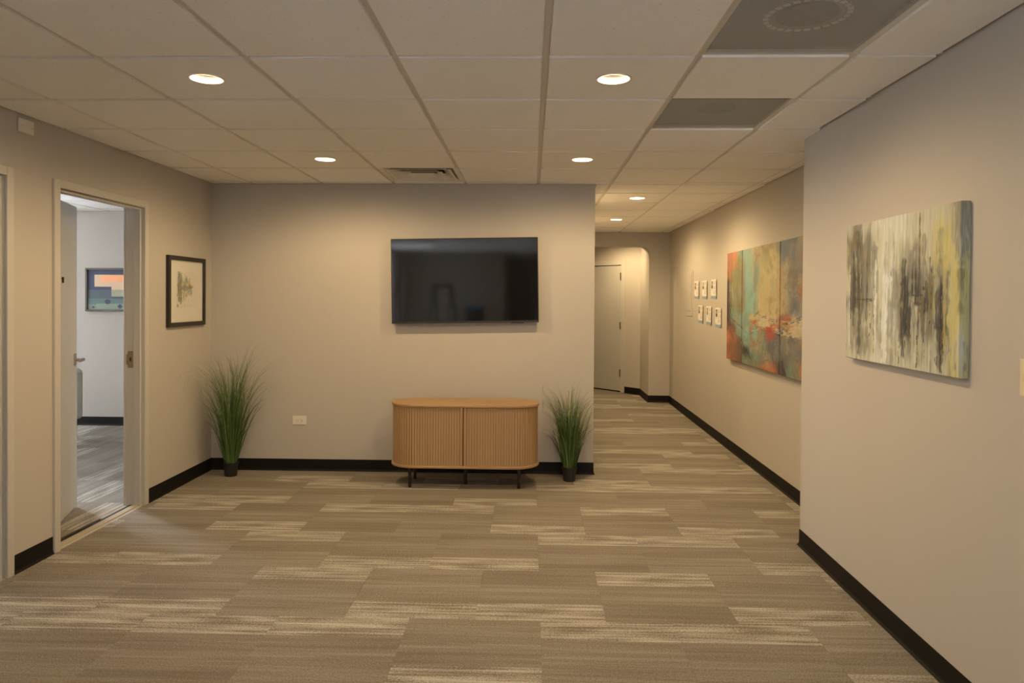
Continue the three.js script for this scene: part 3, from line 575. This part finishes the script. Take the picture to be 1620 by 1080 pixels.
{ // vertical streaks: cream, grey, ochre and black
  const P = (r, g, b) => [sLin(r) / 0.74, sLin(g) / 0.63, sLin(b) / 0.47].map(v => clamp(v, 0.004, 0.8)), cream = P(160, 150, 120), pale = P(174, 165, 138), grey = P(112, 104, 84), dk = P(58, 54, 46), ochre = P(150, 132, 72), yel = P(165, 150, 92), br = P(96, 84, 56), white = P(188, 182, 160), blk = P(38, 36, 32), lil = P(140, 126, 98), gold = P(128, 96, 44);
  const T = [
    [cream, grey, cream, pale, pale, pale, cream, cream, cream, lil],
    [grey, br, grey, cream, pale, pale, cream, cream, yel, lil],
    [grey, grey, br, pale, pale, cream, grey, cream, yel, cream],
    [cream, dk, grey, cream, white, grey, dk, grey, grey, yel],
    [grey, dk, grey, cream, pale, grey, dk, br, grey, yel],
    [cream, grey, cream, cream, white, grey, dk, grey, dk, yel],
    [cream, grey, grey, cream, cream, cream, grey, cream, grey, cream],
    [cream, cream, cream, pale, cream, cream, cream, cream, cream, yel]];
  const A = new Painter(900, 600);
  A.fill((x, y) => { const wx = x + 0.035 * N(x * 9, y * 2, 1) + 0.02 * N(x * 38, y * 1.4, 8), wy = y + 0.10 * N(x * 26, y * 3, 5); const c = gridColour(T, wx, wy); const s = 1 + 0.22 * N(x * 55, y * 3, 2) + 0.16 * N(x * 160, y * 9, 6); return c.map(v => v * s); });
  const S = (x, y0, y1, w, c, a, r = 0.7) => A.stroke(x, y0, x + rr(-0.004, 0.004), y1, w, c, a, r, 0.7);
  for (let k = 0; k < 150; k++) { const x = rnd(), y = Math.pow(rnd(), 0.8) * 0.9, l = rr(0.06, 0.4), c = [cream, grey, dk, pale, yel, br, lil][Math.floor(rnd() * 7)]; S(x, y, y + l, rr(0.004, 0.016), c, rr(0.2, 0.55)); }
  for (const [x, y0, y1, w, c, a] of [
    [0.055, 0.12, 0.62, 0.007, br, 0.7], [0.085, 0.20, 0.75, 0.012, dk, 0.75], [0.13, 0.05, 0.62, 0.014, dk, 0.75], [0.15, 0.5, 0.95, 0.017, dk, 0.8], [0.175, 0.05, 0.55, 0.007, br, 0.9], [0.215, 0.15, 0.7, 0.02, grey, 0.8], [0.235, 0.3, 0.82, 0.012, dk, 0.55], [0.30, 0.18, 0.33, 0.024, grey, 0.9], [0.32, 0.28, 0.9, 0.012, white, 0.7],
    [0.41, 0.4, 0.98, 0.024, white, 0.8], [0.50, 0.36, 0.6, 0.03, grey, 0.7], [0.47, 0.57, 0.8, 0.03, grey, 0.6], [0.585, 0.3, 0.92, 0.018, dk, 0.95], [0.60, 0.42, 0.78, 0.022, blk, 0.9], [0.565, 0.45, 0.85, 0.012, dk, 0.9], [0.64, 0.25, 0.5, 0.012, grey, 0.6], [0.71, 0.02, 0.36, 0.006, dk, 0.95], [0.712, 0.0, 0.35, 0.0035, gold, 0.9], [0.75, 0.16, 0.34, 0.016, grey, 0.9], [0.765, 0.45, 0.62, 0.018, dk, 0.95], [0.79, 0.3, 0.8, 0.007, br, 0.8], [0.86, 0.5, 0.95, 0.026, dk, 0.95], [0.875, 0.42, 0.98, 0.012, blk, 0.9], [0.83, 0.1, 0.4, 0.02, yel, 0.7], [0.955, 0.25, 0.95, 0.035, yel, 0.75], [0.99, 0.0, 0.3, 0.03, grey, 0.6], [0.90, 0.3, 0.85, 0.012, ochre, 0.7], [0.66, 0.55, 0.9, 0.018, cream, 0.6], [0.69, 0.6, 0.95, 0.012, pale, 0.6], [0.045, 0.3, 0.9, 0.006, white, 0.7], [0.38, 0.1, 0.5, 0.02, pale, 0.6]]) S(x, y0, y1, w, c, a);
  for (const [x, y0, y1] of [[0.70, 0.5, 0.97], [0.645, 0.5, 0.85], [0.755, 0.55, 0.92], [0.545, 0.65, 0.98], [0.31, 0.45, 0.95], [0.27, 0.55, 0.8], [0.175, 0.3, 0.7], [0.055, 0.35, 0.7], [0.80, 0.3, 0.75], [0.885, 0.5, 0.9]]) for (let y = y0; y < y1; y += 0.035) if (rnd() < 0.75) S(x + rr(-0.005, 0.005), y, y + rr(0.01, 0.045), 0.0032, rnd() < 0.55 ? gold : blk, 0.9, 0.5);
  for (const [x0, x1, y] of [[0.66, 0.74, 0.525], [0.08, 0.29, 0.555], [0.70, 0.73, 0.58], [0.74, 0.77, 0.485]]) A.stroke(x0, y, x1, y + 0.004, 0.006, dk, 0.9, 0.7, 2);
  const o = thing('canvas_painting', 'abstract canvas of vertical cream, grey and black streaks on the right wall', 'painting', [xNear(-3.131), 1.526, -3.131], -Math.PI / 2 - 0.0171);
  part('painted_canvas', canvasBlock(0.976, 0.654, 0.038), std(0xffffff, 0.75, { map: A.tex() }), o);
}
{ // three panels that make one picture: rust, teal, sand, with a broken bright band low down
  const P = (r, g, b) => pig(r, g, b, 1.5), rust = P(150, 84, 46), orange = P(166, 92, 52), teal = P(112, 128, 96), aqua = P(116, 140, 108), sand = P(168, 140, 82), tan = P(150, 122, 78), greyb = P(112, 100, 78), dark = P(50, 44, 36), olive = P(110, 100, 56), slate = P(84, 86, 76), cream = P(178, 150, 100), red = P(150, 54, 32), brown = P(96, 66, 40), greeny = P(106, 110, 76), blk = P(30, 28, 26);
  const T = [
    [orange, orange, teal, aqua, sand, tan, tan, slate, slate, tan, tan],
    [rust, orange, olive, aqua, tan, sand, sand, slate, greyb, greyb, tan],
    [rust, olive, olive, aqua, teal, sand, sand, tan, greyb, greyb, greyb],
    [dark, olive, olive, aqua, teal, sand, sand, tan, greyb, tan, rust],
    [dark, greeny, olive, teal, aqua, sand, sand, tan, greyb, rust, orange],
    [dark, olive, olive, aqua, teal, sand, sand, tan, slate, tan, rust],
    [brown, greeny, teal, teal, sand, cream, cream, red, cream, cream, cream],
    [rust, brown, teal, aqua, greeny, slate, red, slate, slate, tan, tan],
    [orange, rust, brown, teal, tan, greeny, slate, slate, greyb, slate, orange],
    [rust, rust, brown, dark, teal, greyb, greyb, slate, greeny, tan, orange],
    [rust, rust, brown, greeny, olive, rust, orange, dark, greeny, orange, red]];
  const A = new Painter(1024, 520);
  A.fill((x, y) => { const wx = x + 0.07 * fbm(x * 6, y * 3, 1, 4) + 0.02 * N(x * 40, y * 5, 3), wy = y + 0.10 * fbm(x * 7, y * 5, 9, 4); const c = gridColour(T, wx, wy), s = 1 + 0.30 * fbm(x * 14, y * 9, 4, 4) + 0.14 * N(x * 120, y * 40, 5); return c.map(v => v * s); });
  for (let k = 0; k < 60; k++) A.blob(rnd(), rnd(), rr(0.02, 0.08), rr(0.03, 0.14), [tan, greyb, olive, brown, rust, slate, sand][Math.floor(rnd() * 7)], rr(0.12, 0.4), 1.2);
  A.blob(0.01, 0.45, 0.06, 0.2, dark, 0.55, 1); A.blob(0.10, 0.88, 0.10, 0.12, brown, 0.5, 1); A.blob(0.02, 0.66, 0.05, 0.06, blk, 0.6, 1);
  const R = (x, y, l, an, w, c, a, r = 0.7) => A.stroke(x, y, x + Math.cos(an) * l, y + Math.sin(an) * l * 1.9, w, c, a, r);
  for (let k = 0; k < 90; k++) R(rr(0.3, 1), rr(0.56, 0.70), rr(0.02, 0.09), rr(-0.3, 0.2), rr(0.003, 0.012), [cream, cream, red, orange, blk, sand, slate][Math.floor(rnd() * 7)], rr(0.4, 0.85), 0.8);
  for (let k = 0; k < 70; k++) R(rr(0, 1), rr(0.72, 0.98), rr(0.03, 0.12), rr(-2.2, 2.2), rr(0.002, 0.008), [dark, slate, greeny, tan, brown, aqua][Math.floor(rnd() * 6)], rr(0.15, 0.4), 0.9);
  for (let k = 0; k < 60; k++) R(rr(0, 1), rr(0, 0.5), rr(0.05, 0.2), rr(1.35, 1.8), rr(0.003, 0.014), [tan, sand, greyb, olive, aqua, rust][Math.floor(rnd() * 6)], rr(0.15, 0.4), 0.85);
  A.blob(0.03, 0.52, 0.05, 0.14, dark, 0.6); A.blob(0.56, 0.67, 0.05, 0.03, red, 0.9); A.blob(0.50, 0.62, 0.07, 0.05, cream, 0.85); A.blob(0.86, 0.66, 0.09, 0.05, cream, 0.75); A.blob(0.40, 0.73, 0.035, 0.06, aqua, 0.7); A.blob(0.90, 0.92, 0.05, 0.08, orange, 0.7); A.blob(0.80, 0.12, 0.02, 0.07, slate, 0.7); A.blob(0.30, 0.25, 0.05, 0.3, aqua, 0.45); A.blob(0.50, 0.3, 0.08, 0.28, sand, 0.5);
  R(0.78, 0.60, 0.2, -0.22, 0.008, slate, 0.9); R(0.18, 0.76, 0.2, 0.5, 0.003, blk, 0.8); R(0.60, 0.85, 0.1, 1.2, 0.003, blk, 0.8); R(0.05, 0.60, 0.2, 0.25, 0.004, blk, 0.5); R(0.70, 0.9, 0.06, 1.0, 0.012, blk, 0.8);
  const tex = A.tex(), mat = std(0xffffff, 0.6, { map: tex });
  const z0 = -7.062, z1 = -5.10 + 0.0, cuts = [[-7.062, -6.562], [-6.545, -5.545], [-5.528, -4.80]], all = 2.262;
  const names = ['left panel of the rust and teal triptych, nearest the flyers', 'wide middle panel of the rust and teal triptych on the corridor wall', 'right panel of the rust and teal triptych, half behind the wall corner'];
  cuts.forEach(([a, b], k) => {
    const zc = (a + b) / 2, o = thing('painted_panel', names[k], 'painting', [xHall(zc), 1.424, zc], -Math.PI / 2 - 0.0081, 'three panels of one abstract picture');
    part('painted_canvas', canvasBlock(b - a, 1.035, 0.04, (a + 7.062) / all, (b + 7.062) / all), mat, o);
  });
}
{ // framed watercolour on the left wall
  const o = thing('framed_print', 'small loose watercolour in a wide white mat and black frame', 'framed print', [XL, 1.522, -5.545], Math.PI / 2);
  const w = 0.60, h = 0.545, b = 0.033, d = 0.026;
  const s = new THREE.Shape([[-w / 2, -h / 2], [w / 2, -h / 2], [w / 2, h / 2], [-w / 2, h / 2]].map(p => new THREE.Vector2(...p)));
  s.holes.push(new THREE.Path([[-w / 2 + b, -h / 2 + b], [w / 2 - b, -h / 2 + b], [w / 2 - b, h / 2 - b], [-w / 2 + b, h / 2 - b]].map(p => new THREE.Vector2(...p))));
  const g = new THREE.ExtrudeGeometry(s, { depth: d - 0.006, bevelEnabled: true, bevelSize: 0.002, bevelThickness: 0.003, bevelOffset: -0.002, bevelSegments: 2 }); g.translate(0, 0, 0.003);
  part('frame', g, M.blackSatin, o, 'flat black frame');
  const mw = w - 2 * b, mh = h - 2 * b;
  part('mat_board', bx(mw, mh, 0.004, 0, 0, 0.010), std(lin(0.74, 0.72, 0.66), 0.9), o, 'wide off white mat');
  const A = new Painter(384, 360), paper = [0.70, 0.68, 0.60];
  A.fill((x, y) => { const e = 1 + 0.03 * fbm(x * 20, y * 20, 1, 3); return paper.map(v => v * e); });
  const ol = pig(92, 84, 38), ye = pig(140, 112, 52), tl = pig(70, 88, 74), br = pig(92, 66, 32), dk = pig(50, 46, 28);
  for (let k = 0; k < 150; k++) { const x = 0.05 + Math.pow(rnd(), 1.3) * 0.75, yc = 0.45 + (rnd() - 0.5) * (0.9 - x * 0.8), l = rr(0.05, 0.25); A.stroke(x, yc - l / 2, x + rr(-0.03, 0.03), yc + l / 2, rr(0.008, 0.03), [ol, ye, tl, br, ye, ol, dk][Math.floor(rnd() * 7)], rr(0.35, 0.8), 0.6); }
  A.blob(0.12, 0.4, 0.10, 0.25, dk, 0.45); A.blob(0.42, 0.45, 0.22, 0.10, dk, 0.5); A.blob(0.72, 0.42, 0.18, 0.06, br, 0.7); A.blob(0.62, 0.33, 0.10, 0.06, ye, 0.7); A.blob(0.1, 0.75, 0.06, 0.1, tl, 0.6); A.blob(0.05, 0.93, 0.05, 0.05, ol, 0.8);
  for (let k = 0; k < 8; k++) A.blob(rr(0.2, 0.9), rr(0.75, 0.97), 0.012, 0.02, dk, 0.7);
  part('art_print', bx(0.305, 0.285, 0.0015, -0.01, 0.012, 0.0128), std(0xffffff, 0.85, { map: A.tex() }), o);
  part('glass_pane', bx(mw, mh, 0.002, 0, 0, 0.0165), M.glass, o);
}
{ // geometric painting on the office wall: plain blocks of slate, peach and sage
  const A = new Painter(512, 360), c = (r, g, b) => [sLin(r), sLin(g), sLin(b)].map(v => v * 1.55);
  const navy = c(64, 68, 86), slate = c(78, 86, 92), peach = c(214, 150, 110), sandy = c(186, 160, 132), sage = c(142, 142, 122), teal = c(88, 106, 104), pale = c(118, 130, 116);
  A.fill(() => navy);
  A.rect(0, 0.5, 1, 0.72, slate).rect(0, 0.72, 1, 0.87, teal).rect(0, 0.87, 1, 1, pale, 0.8).rect(0.13, 0.85, 1, 0.98, pale);
  A.rect(0.10, 0.12, 0.95, 0.42, sandy).rect(0.20, 0.13, 0.86, 0.30, peach).rect(0.36, 0.42, 0.90, 0.50, sandy).rect(0.36, 0.50, 0.80, 0.67, sage);
  A.blob(0.30, 0.80, 0.055, 0.075, navy, 1, 0.05).blob(0.08, 0.94, 0.025, 0.03, navy, 1, 0.05);
  for (let k = 0; k < 20; k++) { const t = k / 19 * 2 - 1; A.rect(0.49 - 0.04 * (1 - Math.abs(t)), 0.92 + t * 0.06 - 0.004, 0.49 + 0.04 * (1 - Math.abs(t)), 0.92 + t * 0.06 + 0.004, navy); }
  const src = A.d.slice(); A.fill((x, y) => { const k = (Math.min(359, Math.floor(y * 360)) * 512 + Math.floor(x * 512)) * 3, s = 1 + 0.12 * N(x * 90, y * 70, 2) + 0.12 * fbm(x * 8, y * 6, 4, 3); return [src[k] * s, src[k + 1] * s, src[k + 2] * s]; });
  const o = thing('framed_painting', 'painting of flat slate, peach and sage blocks in a thin bronze frame', 'painting', [-4.675, 1.553, ZO]);
  const w = 0.80, h = 0.495, b = 0.022;
  const s = new THREE.Shape([[-w / 2, -h / 2], [w / 2, -h / 2], [w / 2, h / 2], [-w / 2, h / 2]].map(p => new THREE.Vector2(...p)));
  s.holes.push(new THREE.Path([[-w / 2 + b, -h / 2 + b], [w / 2 - b, -h / 2 + b], [w / 2 - b, h / 2 - b], [-w / 2 + b, h / 2 - b]].map(p => new THREE.Vector2(...p))));
  const g = new THREE.ExtrudeGeometry(s, { depth: 0.034, bevelEnabled: true, bevelSize: 0.003, bevelThickness: 0.003, bevelOffset: -0.003, bevelSegments: 2 }); g.translate(0, 0, 0.003);
  part('frame', g, std(lin(0.12, 0.105, 0.075), 0.5), o, 'thin bronze frame');
  part('painted_canvas', bx(w - 2 * b, h - 2 * b, 0.012, 0, 0, 0.014), std(0xffffff, 0.8, { map: A.tex() }), o);
}
{ // six printed profile sheets on the corridor wall
  const names = ['upper row flyer on the corridor wall, next to the electrical panel', 'middle flyer of the upper row on the corridor wall', 'upper row flyer on the corridor wall, next to the three panel picture', 'lower row flyer on the corridor wall, below the electrical panel side', 'middle flyer of the lower row on the corridor wall', 'lower row flyer on the corridor wall, next to the three panel picture'];
  const spots = [[-8.555, 1.603], [-8.155, 1.601], [-7.74, 1.603], [-8.343, 1.318], [-7.943, 1.310], [-7.535, 1.298]];
  spots.forEach(([z, y], k) => {
    const A = new Painter(176, 136), paper = [0.72, 0.70, 0.66], ink = [0.30, 0.27, 0.27], blue = [0.20, 0.32, 0.46];
    A.fill(() => paper);
    const cloth = [[0.16, 0.05, 0.05], [0.03, 0.03, 0.04], [0.05, 0.05, 0.07], [0.03, 0.03, 0.05], [0.22, 0.20, 0.17], [0.03, 0.03, 0.03]][k], skin = [0.45, 0.27, 0.18], back = [[0.30, 0.28, 0.22], [0.5, 0.44, 0.36], [0.35, 0.33, 0.33], [0.20, 0.26, 0.16], [0.45, 0.36, 0.28], [0.25, 0.27, 0.16]][k];
    A.rect(0.07, 0.09, 0.34, 0.47, back); A.blob(0.205, 0.22, 0.06, 0.09, skin, 1, 0.1); A.blob(0.205, 0.14, 0.06, 0.05, [0.05, 0.035, 0.025], 1, 0.2); A.rect(0.11, 0.32, 0.30, 0.47, cloth);
    A.rect(0.07, 0.52, 0.30, 0.535, ink, 0.8); A.rect(0.10, 0.56, 0.26, 0.572, ink, 0.6);
    for (let r = 0; r < 19; r++) { if (r === 6 || r === 13) continue; const yy = 0.09 + r * 0.036; A.rect(0.42, yy, r % 7 === 5 ? rr(0.6, 0.75) : rr(0.86, 0.93), yy + 0.016, ink, 0.55); }
    for (let b = 0; b < 16; b++) A.rect(b / 16, 0.90 - rr(0.0, 0.09), (b + 1) / 16, 1, blue, 0.9);
    A.rect(0.38, 0.80, 0.9, 0.84, paper, 0.8);
    const o = thing('profile_flyer', names[k], 'flyer', [xHall(z), y, z], -Math.PI / 2 - 0.0081, 'printed sheets on the corridor wall');
    const g = new THREE.BoxGeometry(0.262, 0.206, 0.0012, 10, 8, 1); g.translate(0, 0, 0.0010);
    const p = g.attributes.position; for (let i = 0; i < p.count; i++) { const u = p.getX(i) / 0.262 + 0.5, v = p.getY(i) / 0.206 + 0.5; p.setZ(i, p.getZ(i) + (0.010 + 0.006 * N(k, u, v)) * Math.pow(u, 3) * (1 - 0.4 * Math.abs(v - 0.5))); } g.computeVertexNormals();
    part('sheet', g, std(0xffffff, 0.8, { map: A.tex() }), o);
  });
}

// ---------------------------------------------------------------- office armchair
{
  const fab = std(lin(0.50, 0.50, 0.45), 0.95), o = thing('armchair', 'grey green upholstered armchair by the office wall', 'armchair', [-5.02, 0, -6.94], -Math.PI / 2);
  part('backrest', rb(0.70, 0.53, 0.12, 0.05, 0, 0.465, -0.30, 4), fab, o);
  part('seat_cushion', rb(0.50, 0.16, 0.52, 0.05, 0, 0.38, 0.03, 4), fab, o);
  part('seat_base', rb(0.70, 0.13, 0.68, 0.03, 0, 0.27, 0, 3), fab, o);
  for (const x of [-0.3, 0.3]) part('armrest', rb(0.10, 0.40, 0.62, 0.04, x, 0.40, 0.02, 4), fab, o);
  for (const x of [-0.29, 0.29]) for (const z of [-0.30, 0.28]) part('leg', cyl(0.018, 0.012, 0.21, x, 0.105, z, 14), M.black, o);
}
// ---------------------------------------------------------------- behind the camera, mirrored in the screen
{
  const al = std(lin(0.62, 0.62, 0.61), 0.4), fg = std(lin(0.02, 0.02, 0.02), 0.5), o = thing('stepladder', 'folding aluminium stepladder left standing behind the camera', 'ladder', [-1.75, 0, 2.2], 0.3);
  const bar = (ax, ay, az, bxx, by, bz, w = 0.05, d = 0.022) => { const a = new THREE.Vector3(ax, ay, az), b = new THREE.Vector3(bxx, by, bz), g = new THREE.BoxGeometry(w, a.distanceTo(b), d); g.applyQuaternion(new THREE.Quaternion().setFromUnitVectors(new THREE.Vector3(0, 1, 0), b.clone().sub(a).normalize())); g.translate((ax + bxx) / 2, (ay + by) / 2, (az + bz) / 2); return g; };
  for (const s of [-1, 1]) { part('front_rail', bar(s * 0.24, 0.0, 0.38, s * 0.16, 1.6, 0.04), fg, o); part('rear_rail', bar(s * 0.23, 0.0, -0.42, s * 0.16, 1.58, -0.03, 0.03), fg, o); }
  for (let k = 1; k <= 5; k++) part('tread', rb(0.44 - k * 0.025, 0.02, 0.085, 0.004, 0, k * 0.27, 0.38 - k * 0.27 * 0.2125), al, o);
  part('top_cap', rb(0.36, 0.07, 0.18, 0.01, 0, 1.63, 0.0), M.black, o);
  o.scale.setScalar(1.06);
}
{
  const o = thing('storage_bin', 'dark bin with a bright blue lid behind the camera', 'bin', [-1.12, 0, 2.45]);
  part('body', lathe([[0, 0], [0.17, 0], [0.20, 1.27], [0.19, 1.27], [0.165, 0.02], [0, 0.02]].map(p => [p[0] * 1.2, p[1]]), 4).rotateY(Math.PI / 4), std(lin(0.02, 0.025, 0.035), 0.6), o);
  part('lid', rb(0.36, 0.06, 0.36, 0.02, 0, 1.29, 0), std(lin(0.02, 0.25, 0.60), 0.5), o);
}

renderer.render(scene, camera);
